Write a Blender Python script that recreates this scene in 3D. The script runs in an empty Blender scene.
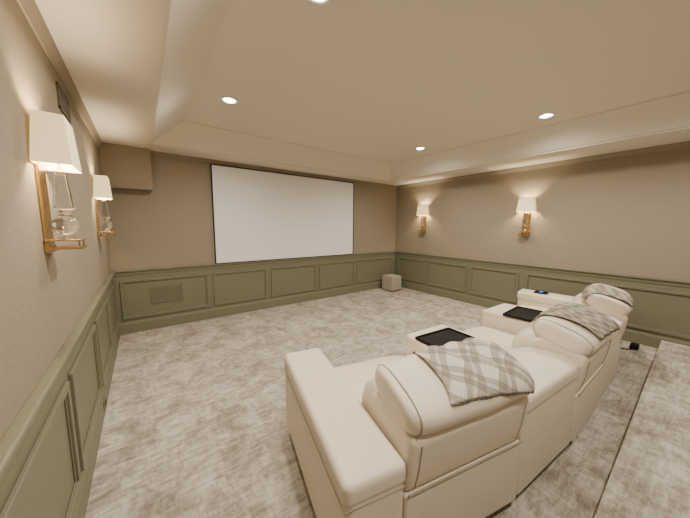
import bpy, bmesh, math, random
from mathutils import Vector, Matrix, noise
random.seed(3)
C=bpy.context.collection
# ---------------- materials ----------------
def srgb(r,g,b):
    f=lambda c:(c/255/12.92) if c/255<=.04045 else ((c/255+.055)/1.055)**2.4
    return (f(r),f(g),f(b),1)
def mat(name,col,rough=.6,metal=0,spec=.5,bump=0,bscale=100,var=0,vscale=5,trans=0,emis=None,estr=0,ior=1.45,detail=4,coord='Object',stretch=(1,1,1)):
    m=bpy.data.materials.new(name);m.use_nodes=True;nt=m.node_tree;n=nt.nodes;l=nt.links
    b=n['Principled BSDF'];b.inputs['Base Color'].default_value=col;b.inputs['Roughness'].default_value=rough
    b.inputs['Metallic'].default_value=metal;b.inputs['Specular IOR Level'].default_value=spec
    b.inputs['Transmission Weight'].default_value=trans;b.inputs['IOR'].default_value=ior
    if emis: b.inputs['Emission Color'].default_value=emis;b.inputs['Emission Strength'].default_value=estr
    if bump or var:
        tc=n.new('ShaderNodeTexCoord');mp=n.new('ShaderNodeMapping');mp.inputs['Scale'].default_value=stretch
        l.new(tc.outputs[coord],mp.inputs[0])
        if bump:
            nz=n.new('ShaderNodeTexNoise');nz.inputs['Scale'].default_value=bscale;nz.inputs['Detail'].default_value=detail
            bp=n.new('ShaderNodeBump');bp.inputs['Strength'].default_value=bump;bp.inputs['Distance'].default_value=.01
            l.new(mp.outputs[0],nz.inputs['Vector']);l.new(nz.outputs[0],bp.inputs['Height']);l.new(bp.outputs[0],b.inputs['Normal'])
        if var:
            nv=n.new('ShaderNodeTexNoise');nv.inputs['Scale'].default_value=vscale;nv.inputs['Detail'].default_value=5
            mx=n.new('ShaderNodeMix');mx.data_type='RGBA'
            mx.inputs[6].default_value=tuple(c*(1-var) for c in col[:3])+(1,);mx.inputs[7].default_value=tuple(min(1,c*(1+var)) for c in col[:3])+(1,)
            l.new(mp.outputs[0],nv.inputs['Vector']);l.new(nv.outputs[0],mx.inputs[0]);l.new(mx.outputs[2],b.inputs['Base Color'])
    return m
M_wall=mat('wall_grasscloth',srgb(149,139,121),.85,bump=.35,bscale=170,var=.10,vscale=100,stretch=(1,1,.3))
M_green=mat('sage_paint',srgb(118,117,96),.45,bump=.03,bscale=300)
M_ceil=mat('ceiling_paint',srgb(226,219,205),.8,bump=.03,bscale=200)
M_leather=mat('cream_leather',srgb(228,217,198),.36,bump=.12,bscale=260,var=.03,vscale=6)
M_seam=mat('leather_seam',srgb(165,153,132),.6)
M_black=mat('black_plastic',srgb(18,17,17),.7,spec=.25,bump=.02,bscale=200)
M_base=mat('dark_base',srgb(40,36,32),.6,bump=.02,bscale=200)
M_gold=mat('brushed_brass',srgb(215,182,122),.25,metal=1,bump=.02,bscale=300)
M_glass=mat('crystal_glass',(1,1,1,1),.02,trans=1,ior=1.5,bump=.01,bscale=10)
M_shade=mat('linen_shade',srgb(240,225,195),.9,emis=srgb(255,220,160),estr=.9,bump=.1,bscale=300)
M_white=mat('white_plastic',srgb(225,222,214),.4,bump=.01,bscale=100)
M_frame=mat('black_velvet_frame',srgb(30,28,27),.9,bump=.02,bscale=300)
M_spk=mat('grey_fabric',srgb(165,158,142),.9,bump=.2,bscale=300)
M_lamp=mat('led_lens',(1,1,1,1),.5,emis=srgb(255,240,215),estr=30,bump=.01,bscale=50)
M_led=mat('blue_led',srgb(60,90,200),.4,emis=srgb(80,120,255),estr=.6,bump=.01,bscale=50)
M_screen=mat('screen_fabric',srgb(240,239,239),.9,bump=.05,bscale=500,var=.015,vscale=150)
def carpet():
    m=bpy.data.materials.new('carpet');m.use_nodes=True;nt=m.node_tree;n=nt.nodes;l=nt.links;b=n['Principled BSDF']
    b.inputs['Roughness'].default_value=.95;b.inputs['Specular IOR Level'].default_value=.15
    tc=n.new('ShaderNodeTexCoord')
    def nz(scale,st,det=6,ro=.6,dist=0):
        mp=n.new('ShaderNodeMapping');mp.inputs['Scale'].default_value=st;l.new(tc.outputs['Object'],mp.inputs[0])
        t=n.new('ShaderNodeTexNoise');t.inputs['Scale'].default_value=scale;t.inputs['Detail'].default_value=det;t.inputs['Roughness'].default_value=ro;t.inputs['Distortion'].default_value=dist
        l.new(mp.outputs[0],t.inputs['Vector']);return t.outputs[0]
    def mth(op,x,y):
        k=n.new('ShaderNodeMath');k.operation=op
        for i,v in ((0,x),(1,y)):
            if isinstance(v,(int,float)):k.inputs[i].default_value=v
            else:l.new(v,k.inputs[i])
        return k.outputs[0]
    a=nz(3.4,(1,1,1),8,.76,.8); s1=nz(24,(.25,1.4,1),5,.7,.4); s2=nz(22,(1.4,.32,1),5,.7,.4); f=nz(120,(1,1,1),3,.7)
    v=mth('ADD',mth('MULTIPLY',a,.44),mth('ADD',mth('MULTIPLY',s1,.27),mth('MULTIPLY',s2,.15)))
    v=mth('ADD',v,mth('MULTIPLY',f,.14))
    r=n.new('ShaderNodeValToRGB');e=r.color_ramp.elements
    e[0].position=.42;e[0].color=srgb(134,126,114);e[1].position=.575;e[1].color=srgb(207,200,188)
    k=e.new(.49);k.color=srgb(167,160,147)
    l.new(v,r.inputs[0]);l.new(r.outputs[0],b.inputs['Base Color'])
    bp=n.new('ShaderNodeBump');bp.inputs['Strength'].default_value=.5;bp.inputs['Distance'].default_value=.01
    l.new(f,bp.inputs['Height']);l.new(bp.outputs[0],b.inputs['Normal'])
    return m
M_carpet=carpet()
def plaid(name,c1,c2,c3,s,stripe=False):
    m=bpy.data.materials.new(name);m.use_nodes=True;nt=m.node_tree;n=nt.nodes;l=nt.links;b=n['Principled BSDF']
    b.inputs['Roughness'].default_value=.95;b.inputs['Specular IOR Level'].default_value=.1
    uv=n.new('ShaderNodeUVMap');sp=n.new('ShaderNodeSeparateXYZ');l.new(uv.outputs[0],sp.inputs[0])
    def mth(op,x,y=0):
        k=n.new('ShaderNodeMath');k.operation=op
        for i,v in ((0,x),(1,y)):
            if isinstance(v,(int,float)):k.inputs[i].default_value=v
            else:l.new(v,k.inputs[i])
        return k.outputs[0]
    U=mth('MULTIPLY',sp.outputs[0],s);V=mth('MULTIPLY',sp.outputs[1],s)
    P=mth('ADD',mth('MULTIPLY',U,1.0),mth('MULTIPLY',V,.8));Q=mth('SUBTRACT',mth('MULTIPLY',V,1.0),mth('MULTIPLY',U,.8))
    a=mth('GREATER_THAN',mth('FRACT',P),.55)
    c=mth('GREATER_THAN',mth('FRACT',Q),.55)
    fa=mth('GREATER_THAN',mth('FRACT',mth('MULTIPLY',P,9)),.5);fb=mth('GREATER_THAN',mth('FRACT',mth('MULTIPLY',Q,9)),.5)
    w=mth('MULTIPLY',mth('ADD',fa,fb),.08)
    if stripe:
        d=mth('COMPARE',mth('FRACT',P),.27);d.node.inputs[2].default_value=.05
        e2=mth('COMPARE',mth('FRACT',Q),.27);e2.node.inputs[2].default_value=.05
        w=mth('ADD',w,mth('MULTIPLY',mth('ADD',d,e2),.35))
    t=mth('ADD',mth('MULTIPLY',mth('ADD',a,c),.42),w)
    r=n.new('ShaderNodeValToRGB');e=r.color_ramp.elements
    e[0].position=0;e[0].color=c1;e[1].position=1;e[1].color=c3;k=e.new(.5);k.color=c2
    l.new(t,r.inputs[0]);l.new(r.outputs[0],b.inputs['Base Color'])
    tt=n.new('ShaderNodeTexNoise');tt.inputs['Scale'].default_value=220
    bp=n.new('ShaderNodeBump');bp.inputs['Strength'].default_value=.4;bp.inputs['Distance'].default_value=.004
    l.new(tt.outputs[0],bp.inputs['Height']);l.new(bp.outputs[0],b.inputs['Normal'])
    return m
M_th1=plaid('throw_plaid',srgb(136,128,116),srgb(164,156,143),srgb(214,208,197),4.6,True)
M_th2=plaid('throw_check',srgb(124,117,106),srgb(150,143,131),srgb(184,177,164),10)
# ---------------- helpers ----------------
def empty(name,loc=(0,0,0)):
    o=bpy.data.objects.new(name,None);C.objects.link(o);o.location=loc;o.empty_display_size=.1;return o
def fin(name,bm,m,parent=None,smooth=False,bevel=0,seg=3,sub=0):
    bmesh.ops.recalc_face_normals(bm,faces=bm.faces[:])
    me=bpy.data.meshes.new(name);bm.to_mesh(me);bm.free()
    me.materials.append(m)
    o=bpy.data.objects.new(name,me);C.objects.link(o)
    if parent:
        o.parent=parent;o.matrix_parent_inverse=Matrix.Translation(-parent.location)
    if smooth or bevel:
        for p in me.polygons:p.use_smooth=True
    if bevel:
        b=o.modifiers.new('bev','BEVEL');b.width=bevel;b.segments=seg;b.limit_method='ANGLE';b.angle_limit=math.radians(35)
        w=o.modifiers.new('wn','WEIGHTED_NORMAL');w.keep_sharp=True
    return o
def bmbox(bm,x0,x1,y0,y1,z0,z1,mi=0):
    v=[bm.verts.new((x,y,z)) for x in (x0,x1) for y in (y0,y1) for z in (z0,z1)]
    for f in ((0,1,3,2),(4,6,7,5),(0,4,5,1),(2,3,7,6),(0,2,6,4),(1,5,7,3)):
        q=bm.faces.new([v[i] for i in f]);q.material_index=mi
def box(name,x0,x1,y0,y1,z0,z1,m,parent=None,bevel=0):
    bm=bmesh.new();bmbox(bm,x0,x1,y0,y1,z0,z1);return fin(name,bm,m,parent,bevel=bevel)
XL,XR,YB,YF,ZT=-.385,5.469,4.989,-2.0,2.673
# ---------------- shell ----------------
box('floor',XL-.1,XR+.1,YF-.1,YB+.1,-.1,0,M_carpet)
box('floor_riser',XL+.032,XR-.032,YF+.032,.19,.001,.13,M_carpet,bevel=.012)
box('wall_left',XL-.1,XL,YF-.1,YB+.1,0,ZT,M_wall)
box('wall_right',XR,XR+.1,YF-.1,YB+.1,0,ZT,M_wall)
box('wall_back',XL,XR,YB,YB+.1,0,ZT,M_wall)
box('wall_front',XL,XR,YF-.1,YF,0,ZT,M_wall)
bm=bmesh.new()
def ring(x0,x1,y0,y1,z): return [bm.verts.new(p) for p in ((x0,y0,z),(x1,y0,z),(x1,y1,z),(x0,y1,z))]
zt=2.97
R0=ring(XL-.1,XR+.1,YF-.1,YB+.1,ZT);R1=ring(.17,4.75,-1.2,4.55,ZT);R1b=ring(.17,4.75,-1.2,4.55,ZT+.02);R1c=ring(.19,4.73,-1.18,4.53,ZT+.02);R2=ring(.52,4.46,-.9,4.27,zt-.015);R3=ring(.535,4.445,-.885,4.255,zt-.015);R4=ring(.535,4.445,-.885,4.255,zt)
seq=[R0,R1,R1b,R1c,R2,R3,R4]
for a,b in zip(seq,seq[1:]):
    for i in range(4): bm.faces.new((a[i],a[(i+1)%4],b[(i+1)%4],b[i]))
bm.faces.new(R4)
T=[bm.verts.new((x,y,3.1)) for x,y in ((XL-.1,YF-.1),(XR+.1,YF-.1),(XR+.1,YB+.1),(XL-.1,YB+.1))]
bm.faces.new(T)
for i in range(4): bm.faces.new((R0[i],R0[(i+1)%4],T[(i+1)%4],T[i]))
fin('ceiling',bm,M_ceil)
box('trim_1',XL,.165,YB-.14,YB,2.10,ZT-.001,M_wall,bevel=.004)
def W(side):
    if side=='left': return lambda a,o,z:(XL+o,a,z)
    if side=='right':return lambda a,o,z:(XR-o,a,z)
    if side=='back': return lambda a,o,z:(a,YB-o,z)
    return lambda a,o,z:(a,YF+o,z)
def wbox(bm,f,a0,a1,o0,o1,z0,z1):
    p=f(a0,o0,z0);q=f(a1,o1,z1)
    bmbox(bm,min(p[0],q[0]),max(p[0],q[0]),min(p[1],q[1]),max(p[1],q[1]),min(p[2],q[2]),max(p[2],q[2]))
def wprof(bm,f,a0,a1,prof):
    A=[bm.verts.new(f(a0,o,z)) for o,z in prof];B=[bm.verts.new(f(a1,o,z)) for o,z in prof];n=len(prof)
    for i in range(n): bm.faces.new((A[i],A[(i+1)%n],B[(i+1)%n],B[i]))
    bm.faces.new(A);bm.faces.new(B[::-1])
ZC=.951
spans={'left':(YF,YB),'right':(YF,YB),'back':(XL,XR),'front':(XL,XR)}
panels={'left':[(k+.04,k+.96) for k in (-2,-1,-.02,.93,1.93,2.93)]+[(3.93,4.90)],
 'right':[(k+.04,k+.96) for k in (-2,-1.1,-.12,.87,1.9)]+[(2.93,3.88),(3.96,4.86)],
 'back':[(-.31,.85),(.92,1.87),(1.95,2.97),(3.05,4.03),(4.11,5.36)],
 'front':[(-.3,.8),(.9,1.9),(2,3),(3.1,4.1),(4.2,5.3)]}
ti=2
for side in ('left','right','back','front'):
    f=W(side);a0,a1=spans[side]
    bm=bmesh.new();wbox(bm,f,a0,a1,0,.015,.02,.90)
    wprof(bm,f,a0,a1,[(0,.865),(.022,.865),(.026,.885),(.026,.905),(.045,.925),(.045,ZC-.006),(.038,ZC),(0,ZC)])
    for p0,p1 in panels[side]:
        z0,z1,w=.215,.80,.038
        for (b0,b1,c0,c1) in ((p0,p1,z0,z0+w),(p0,p1,z1-w,z1),(p0,p0+w,z0+w,z1-w),(p1-w,p1,z0+w,z1-w)):
            wbox(bm,f,b0,b1,.015,.034,c0,c1)
        w2=w+.012
        for (b0,b1,c0,c1) in ((p0+w,p1-w,z0+w,z0+w2),(p0+w,p1-w,z1-w2,z1-w),(p0+w,p0+w2,z0+w2,z1-w2),(p1-w2,p1-w,z0+w2,z1-w2)):
            wbox(bm,f,b0,b1,.015,.023,c0,c1)
    fin('trim_%d'%ti,bm,M_green,bevel=.004,seg=2);ti+=1
    bm=bmesh.new();wprof(bm,f,a0,a1,[(0,0),(.03,0),(.03,.135),(.022,.155),(.018,.17),(0,.17)]);fin('baseboard_'+side,bm,M_green,bevel=.002,seg=2)
    bm=bmesh.new();wprof(bm,f,a0,a1,[(0,ZT-.075),(.012,ZT-.075),(.018,ZT-.055),(.04,ZT-.02),(.045,ZT-.001),(0,ZT-.001)]);fin('trim_%d'%ti,bm,M_wall,bevel=.002,seg=2);ti+=1
def grille(name,f,a0,a1,z0,z1,m,o=.015,n=9,vert=False):
    bm=bmesh.new();w=.014
    for q in ((a0,a1,z0,z0+w),(a0,a1,z1-w,z1),(a0,a0+w,z0,z1),(a1-w,a1,z0,z1)): wbox(bm,f,q[0],q[1],o,o+.012,q[2],q[3])
    wbox(bm,f,a0+w,a1-w,o,o+.002,z0+w,z1-w)
    for i in range(n):
        z=z0+w+(z1-z0-2*w)*(i+.5)/n; h=(z1-z0-2*w)/n*.3
        wbox(bm,f,a0+w,a1-w,o,o+.009,z-h,z+h)
    return fin(name,bm,m,bevel=.001,seg=1)
grille('vent_grille',W('back'),.04,.46,.40,.66,M_green)
grille('vent_grille',W('left'),2.62,2.95,2.36,2.52,mat('grille_taupe',srgb(100,90,74),.6,bump=.02),o=.0,n=6)
g=empty('wall_outlet',(XL+.03,2.9,.1));bm=bmesh.new();wbox(bm,W('left'),2.86,2.98,.03,.036,.05,.13);fin('plate',bm,M_green,g,bevel=.002)
bm=bmesh.new()
for a in (2.885,2.93): wbox(bm,W('left'),a,a+.025,.036,.039,.07,.11)
fin('socket',bm,M_base,g)
# ---------------- screen ----------------
scr=empty('projection_screen',(2.467,YB-.03,1.766))
sx0,sx1,sz0,sz1=.965,3.969,.945,2.601
bm=bmesh.new();bmbox(bm,sx0+.012,sx1-.012,YB-.038,YB-.02,sz0+.012,sz1-.012);fin('fabric',bm,M_screen,scr)
bm=bmesh.new()
for q in ((sx0,sx1,sz0,sz0+.014),(sx0,sx1,sz1-.014,sz1),(sx0,sx0+.014,sz0+.014,sz1-.014),(sx1-.014,sx1,sz0+.014,sz1-.014)):
    bmbox(bm,q[0],q[1],YB-.05,YB-.001,q[2],q[3])
fin('frame',bm,M_frame,scr,bevel=.002)
# ---------------- downlights ----------------
def revolve(bm,prof,cx,cy,n=32,mi=0,cap=False):
    rings=[[bm.verts.new((cx+r*math.cos(2*math.pi*i/n),cy+r*math.sin(2*math.pi*i/n),z)) for i in range(n)] for r,z in prof]
    for a,b in zip(rings,rings[1:]):
        for i in range(n): bm.faces.new((a[i],a[(i+1)%n],b[(i+1)%n],b[i])).material_index=mi
    if cap: bm.faces.new(rings[0]).material_index=mi;bm.faces.new(rings[-1]).material_index=mi
for (x,y) in ((.86,3.27),(3.98,3.12),(.92,1.5),(4.05,1.30),(.9,-.3),(4.0,-.4)):  # last pair is out of view, added to light the sofa backs
    g=empty('recessed_downlight',(x,y,zt))
    bm=bmesh.new();revolve(bm,[(.062,zt-.002),(.065,zt-.010),(.095,zt-.010),(.10,zt-.001)],x,y);fin('ring',bm,M_white,g,smooth=True)
    bm=bmesh.new();revolve(bm,[(.064,zt-.003),(.045,zt-.014),(.02,zt-.018)],x,y,cap=True);fin('lens',bm,M_lamp,g,smooth=True)
    L=bpy.data.lights.new('beam','SPOT');L.energy=150;L.color=(1,.90,.78);L.spot_size=math.radians(170);L.spot_blend=.8;L.shadow_soft_size=.06
    lo=bpy.data.objects.new('beam',L);C.objects.link(lo);lo.parent=g;lo.location=(0,0,-.04)
# ---------------- sconces ----------------
def sconce(f,a):
    g=empty('wall_sconce',f(a,0,1.5))
    def fr(bm,a0,a1,o0,o1,z0,z1,t=1,t2=1):
        am=(a0+a1)/2;h=(a1-a0)/2;om=(o0+o1)/2;k=(o1-o0)/2
        vs=[]
        for z,s in ((z0,1),(z1,t)):
            for sa,so in ((-1,-1),(1,-1),(1,1),(-1,1)): vs.append(bm.verts.new(f(am+sa*h*s,om+so*k*s,z)))
        for q in ((0,1,2,3),(4,5,6,7),(0,1,5,4),(1,2,6,5),(2,3,7,6),(3,0,4,7)): bm.faces.new([vs[i] for i in q])
    bm=bmesh.new();fr(bm,a-.055,a+.055,.001,.016,1.47,1.90);fr(bm,a-.068,a+.068,.001,.02,1.46,1.50)
    fin('backplate',bm,M_gold,g,bevel=.003)
    bm=bmesh.new();fr(bm,a-.07,a+.07,.0,.135,1.475,1.489);fr(bm,a-.07,a+.07,.0,.135,1.517,1.525)
    for sa in (-.065,.065):
        for so in (.01,.125): fr(bm,a+sa-.004,a+sa+.004,so-.004,so+.004,1.489,1.517)
    fin('shelf',bm,M_gold,g,bevel=.002)
    bm=bmesh.new();c=f(a,.075,0)
    revolve(bm,[(.03,1.526),(.032,1.535),(.016,1.548)]+[(.052*math.sin(t),1.597-.052*math.cos(t)) for t in [math.pi*k/12 for k in range(2,11)]]+[(.016,1.652),(.028,1.66),(.032,1.674)],c[0],c[1],cap=True)
    fin('crystal_ball',bm,M_glass,g,smooth=True)
    bm=bmesh.new();fr(bm,a-.038,a+.038,.04,.11,1.675,1.85,t=.55);fin('crystal_column',bm,M_glass,g,bevel=.004)
    bm=bmesh.new();revolve(bm,[(.018,1.851),(.018,1.865),(.006,1.87),(.006,1.91),(.014,1.915),(.014,1.95)],c[0],c[1],cap=True);fin('stem',bm,M_gold,g,smooth=True)
    bm=bmesh.new();z0,z1=1.88,2.11
    lo=[(a-.135,.005),(a+.135,.005),(a+.135,.14),(a-.135,.14)];hi=[(a-.108,.02),(a+.108,.02),(a+.108,.125),(a-.108,.125)]
    A=[bm.verts.new(f(p[0],p[1],z0)) for p in lo];B=[bm.verts.new(f(p[0],p[1],z1)) for p in hi]
    for i in range(4): bm.faces.new((A[i],A[(i+1)%4],B[(i+1)%4],B[i]))
    o=fin('shade',bm,M_shade,g);s=o.modifiers.new('s','SOLIDIFY');s.thickness=.003
    L=bpy.data.lights.new('bulb','POINT');L.energy=22;L.color=(1,.82,.58);L.shadow_soft_size=.03
    q=bpy.data.objects.new('bulb',L);C.objects.link(q);q.parent=g;q.matrix_parent_inverse=Matrix.Translation(-g.location);q.location=f(a,.075,2.0)
for s,a in (('left',1.97),('left',3.95),('right',1.90),('right',4.08)): sconce(W(s),a)
# ---------------- subwoofer ----------------
g=empty('subwoofer_speaker',(4.95,4.6,0))
bm=bmesh.new();bmbox(bm,4.80,5.15,4.45,4.80,.02,.38);o=fin('cabinet',bm,M_spk,g,bevel=.02)
bm=bmesh.new();bmbox(bm,4.82,5.13,4.44,4.45,.04,.36);fin('front_grille',bm,M_spk,g,bevel=.004)
bm=bmesh.new()
for x in (4.83,5.09):
    for y in (4.48,4.75): bmbox(bm,x,x+.02,y,y+.02,0,.025)
fin('feet',bm,M_base,g)
# ---------------- sofa ----------------
sofa=empty('sectional_sofa',(2.6,1.0,0))
class Fr:
    def __init__(s,ox,oy,deg,w=.74):
        a=math.radians(deg);s.o=(ox,oy);s.u=(math.cos(a),-math.sin(a));s.v=(math.sin(a),math.cos(a));s.w=w
    def __call__(s,u,v,z): return (s.o[0]+u*s.u[0]+v*s.v[0],s.o[1]+u*s.u[1]+v*s.v[1],z)
def extr(name,F,prof,u0,u1,m=M_leather,bevel=.02,parent=sofa,cuts=1):
    bm=bmesh.new();n=len(prof)
    rs=[[bm.verts.new(F(u0+(u1-u0)*k/cuts,v,z)) for v,z in prof] for k in range(cuts+1)]
    for A,B in zip(rs,rs[1:]):
        for i in range(n): bm.faces.new((A[i],A[(i+1)%n],B[(i+1)%n],B[i]))
    bm.faces.new(rs[0]);bm.faces.new(rs[-1][::-1])
    return fin(name,bm,m,parent,bevel=bevel,seg=4)
def sq(x,p): return math.copysign(abs(x)**p,x)
def cushion(name,F,c,h,m=2.6,k=8,tilt=0,mt=M_leather,parent=sofa,N=16):
    bm=bmesh.new();bmesh.ops.create_cube(bm,size=2);bmesh.ops.subdivide_edges(bm,edges=bm.edges[:],cuts=N,use_grid_fill=True)
    ct,st=math.cos(tilt),math.sin(tilt)
    for v in bm.verts:
        x,y,z=v.co
        r=((abs(y)**m+abs(z)**m)**(k/m)+abs(x)**k)**(1/k)
        x,y,z=x/r*h[0],y/r*h[1],z/r*h[2]
        w=noise.noise(Vector((x*5+c[0]*3,y*5,z*5)))*.008
        y+=w;z+=w
        y,z=y*ct-z*st,y*st+z*ct
        v.co=F(c[0]+x,c[1]+y,c[2]+z)
    return fin(name,bm,mt,parent,smooth=True)
def tube(name,pts,r=.004,m=M_seam,parent=sofa,cyc=False):
    cu=bpy.data.curves.new(name,'CURVE');cu.dimensions='3D';cu.bevel_depth=r;cu.bevel_resolution=2
    s=cu.splines.new('POLY');s.points.add(len(pts)-1);s.use_cyclic_u=cyc
    for p,q in zip(s.points,pts): p.co=(*q,1)
    cu.materials.append(m);o=bpy.data.objects.new(name,cu);C.objects.link(o);o.parent=parent;o.matrix_parent_inverse=Matrix.Translation(-parent.location);return o
seats=[Fr(.83,.66,13,.80),Fr(2.36,.41,1,.77),Fr(3.84,.39,-7,.83)]
D=1.10
HR=dict(v=.14,z=.808,a=.195,b=.086,tilt=math.radians(15))
def hrpt(F,x,ph,off=0):  # point on the headrest surface, x in [-1,1]
    mm,k=2.5,8;hw=F.w/2-.004;tp=(1-abs(x)**k)**(1/k);ct,st=math.cos(HR['tilt']),math.sin(HR['tilt'])
    y=sq(math.cos(ph),2/mm)*(HR['a']*tp+off);z=sq(math.sin(ph),2/mm)*(HR['b']*tp+off)
    return F(F.w/2+x*hw,HR['v']+y*ct-z*st,HR['z']+y*st+z*ct)
for i,F in enumerate(seats):
    n='seat%d_'%(i+1);e=.008;W_=F.w
    extr(n+'base',F,[(.10,.0),(D-.1,.0),(D-.1,.07),(.10,.07)],.05,W_-.05,m=M_base,bevel=.005)
    extr(n+'lower_back',F,[(.0,.06),(.0,.43),(.12,.44),(.12,.06)],e,W_-e,bevel=.022)
    extr(n+'upper_back',F,[(.012,.435),(-.012,.55),(-.028,.70),(.03,.77),(.22,.79),(.33,.73),(.38,.40),(.12,.38)],e,W_-e,bevel=.03)
    cushion(n+'lumbar',F,(W_/2,.35,.58),(W_/2-.012,.13,.20),m=2.6,k=7,tilt=math.radians(8))
    extr(n+'seat_box',F,[(.12,.06),(D,.06),(D,.36),(.12,.36)],e,W_-e,bevel=.02)
    cushion(n+'seat_cushion',F,(W_/2,.75,.385),(W_/2-.01,.37,.09),m=4.5,k=8)
    cushion(n+'headrest',F,(W_/2,HR['v'],HR['z']),(W_/2-.004,HR['a'],HR['b']),m=2.5,k=8,tilt=HR['tilt'])
    for sx in (-.90,.90):
        tube(n+'piping',[hrpt(F,sx,math.radians(t),.002) for t in range(-30,211,8)],r=.0035)
    tube(n+'seam',[F(e+.01,-.002,.436),F(W_-e-.01,-.002,.436)],r=.005)
    for uu in (.06,W_-.06):
        tube(n+'stitch',[F(uu,.008,.45),F(uu,-.0135,.55),F(uu,-.0285,.68)],r=.0025)
def arm(nm,F,u0,u1):
    extr(nm,F,[(-.02,.06),(-.02,.60),(D+.03,.615),(D+.03,.06)],u0,u1,bevel=.04)
    extr(nm+'_pad',F,[(-.025,.52),(-.025,.625),(D+.04,.64),(D+.04,.52)],u0-.004,u1+.004,bevel=.035)
    z=.518
    tube(nm+'_seam',[F(u0-.003,-.02,z),F(u1+.003,-.02,z),F(u1+.003,D+.03,z),F(u0-.003,D+.03,z)],r=.003,cyc=True)
    extr(nm+'_base',F,[(.06,0),(D-.06,0),(D-.06,.07),(.06,.07)],u0+.05,u1-.05,m=M_base,bevel=.004)
arm('arm_left',seats[0],-.29,-.004)
arm('arm_right',seats[2],seats[2].w+.004,seats[2].w+.29)
def wedge(nm,Fa,Fb):
    g=.006
    def sec(vs):
        bm=bmesh.new();A=[bm.verts.new(Fa(Fa.w+g,v,z)) for v,z in vs];B=[bm.verts.new(Fb(-g,v,z)) for v,z in vs];n=len(vs)
        for i in range(n): bm.faces.new((A[i],A[(i+1)%n],B[(i+1)%n],B[i]))
        bm.faces.new(A);bm.faces.new(B[::-1]);return bm
    fin(nm+'_body',sec([(.01,.06),(.01,.60),(.40,.60),(D-.02,.60),(D-.02,.06)]),M_leather,sofa,bevel=.02)
    fin(nm+'_top',sec([(.0,.575),(.0,.66),(.10,.70),(.30,.69),(.42,.63),(D-.01,.63),(D-.01,.575)]),M_leather,sofa,bevel=.022)
    fin(nm+'_base',sec([(.1,.0),(.1,.07),(D-.1,.07),(D-.1,.0)]),M_base,sofa,bevel=.004)
wedge('console1',seats[0],seats[1])
wedge('console2',seats[1],seats[2])
def tray(x,y,deg,w=.44,d=.27,z=.634):
    g=empty('tray_table',(x,y,z));F=Fr(x,y,deg)
    def bx(u0,u1,v0,v1,z0,z1,nm,bev=.004):
        bm=bmesh.new();vs=[bm.verts.new(F(u,v,zz)) for zz in (z0,z1) for u,v in ((u0,v0),(u1,v0),(u1,v1),(u0,v1))]
        for q in ((0,1,2,3),(4,5,6,7),(0,1,5,4),(1,2,6,5),(2,3,7,6),(3,0,4,7)): bm.faces.new([vs[i] for i in q])
        fin(nm,bm,M_black,g,bevel=bev)
    h,k=w/2,d/2
    bx(-h,h,-k,k,z,z+.012,'plate')
    for nm,q in (('rim_a',(-h,h,-k,-k+.01)),('rim_b',(-h,h,k-.01,k)),('rim_c',(-h,-h+.01,-k,k)),('rim_d',(h-.01,h,-k,k))): bx(*q,z+.008,z+.026,nm,.003)
tray(2.03,1.25,6);tray(3.36,1.12,-3,w=.46)
F=seats[2];W3=F.w
g=empty('seat_control_panel',F(W3+.15,.85,.64))
extr('panel',F,[(.78,.642),(.78,.652),(.94,.654),(.94,.643)],W3+.05,W3+.24,m=M_black,bevel=.003,parent=g)
extr('buttons',F,[(.84,.651),(.84,.656),(.88,.656),(.88,.652)],W3+.09,W3+.20,m=M_led,bevel=.001,parent=g)
g=empty('power_adapter',(5.18,.40,.03));bm=bmesh.new();bmbox(bm,5.12,5.26,.36,.44,0,.06);fin('brick',bm,M_black,g,bevel=.01)
tube('cable',[(5.12,.40,.008),(5.05,.45,.008),(4.98,.60,.008),(4.90,.8,.008)],r=.006,m=M_black,parent=g)
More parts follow.
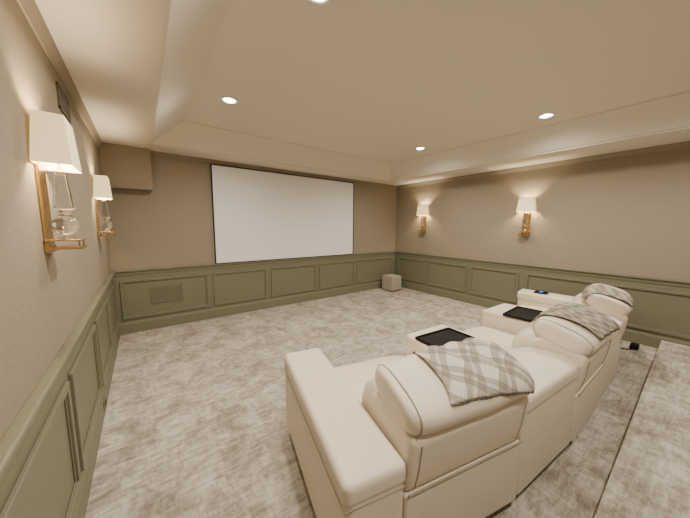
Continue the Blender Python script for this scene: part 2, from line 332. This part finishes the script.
def throw(F,u0,u1,p0,p1,m,seed=0,skew=0,off=.013,grow=0):
    bm=bmesh.new();uvl=bm.loops.layers.uv.new('UVMap');NU,NP=44,40;UV={}
    grid=[];hw=F.w/2-.004
    def pt(fu,fp,extra=0):
        ph=math.radians(p0+(p1+grow*fu*fu-p0)*fp+extra)
        u=u0+(u1-u0)*fu+skew*(fp-.5)+.008*math.sin(fp*9+seed)
        x=max(-.985,min(.985,(u-F.w/2)/hw))
        wr=off+.006*math.sin(fu*23+seed+2*math.sin(fp*5))+.006*noise.noise(Vector((fu*6,fp*5,seed)))
        return u,hrpt(F,x,ph,wr)
    for i in range(NU+1):
        row=[];s=0;prev=None
        for j in range(NP+1):
            u,P=pt(i/NU,j/NP)
            if prev is not None: s+=(Vector(P)-prev).length
            prev=Vector(P);v=bm.verts.new(P);UV[v]=(u,s);row.append(v)
        grid.append(row)
    for i in range(NU):
        for j in range(NP):
            f=bm.faces.new((grid[i][j],grid[i+1][j],grid[i+1][j+1],grid[i][j+1]))
            for lp in f.loops: lp[uvl].uv=UV[lp.vert]
    for i in range(0,NU*2):
        fu=(i+.5)/(NU*2);_,a=pt(fu,1);_,b=pt(min(1,fu+.004),1);_,c=pt(fu+random.uniform(-.006,.006),1,5)
        f=bm.faces.new((bm.verts.new(a),bm.verts.new(b),bm.verts.new(c)))
        for lp in f.loops: lp[uvl].uv=(.01,.01)
    o=fin('throw_blanket',bm,m,None,smooth=True);s=o.modifiers.new('s','SOLIDIFY');s.thickness=.006;s.offset=1
throw(seats[0],.25,.785,-5,138,M_th1,1,-.08,grow=34)
throw(seats[1],.16,.75,-5,145,M_th2,2,.05,grow=25)
throw(seats[2],.03,.50,-15,145,M_th2,3,.05)
# ---------------- camera ----------------
def Rm(yaw,pitch,roll):
    f=Vector((math.sin(yaw)*math.cos(pitch),math.cos(yaw)*math.cos(pitch),-math.sin(pitch)))
    r=Vector((math.cos(yaw),-math.sin(yaw),0));u=r.cross(f);c,s=math.cos(roll),math.sin(roll)
    return c*r+s*u,-s*r+c*u,f
r,u,f=Rm(*[math.radians(a) for a in (37.01,6.92,.44)])
cd=bpy.data.cameras.new('camera');cam=bpy.data.objects.new('camera',cd);C.objects.link(cam)
cam.matrix_world=Matrix(((r.x,u.x,-f.x,0),(r.y,u.y,-f.y,0),(r.z,u.z,-f.z,1.6),(0,0,0,1)))
cd.sensor_width=36;cd.lens=268.1/690*36;cd.clip_start=.02
bpy.context.scene.camera=cam
w=bpy.data.worlds.new('w');bpy.context.scene.world=w;w.use_nodes=True;w.node_tree.nodes['Background'].inputs[0].default_value=(.02,.018,.015,1)
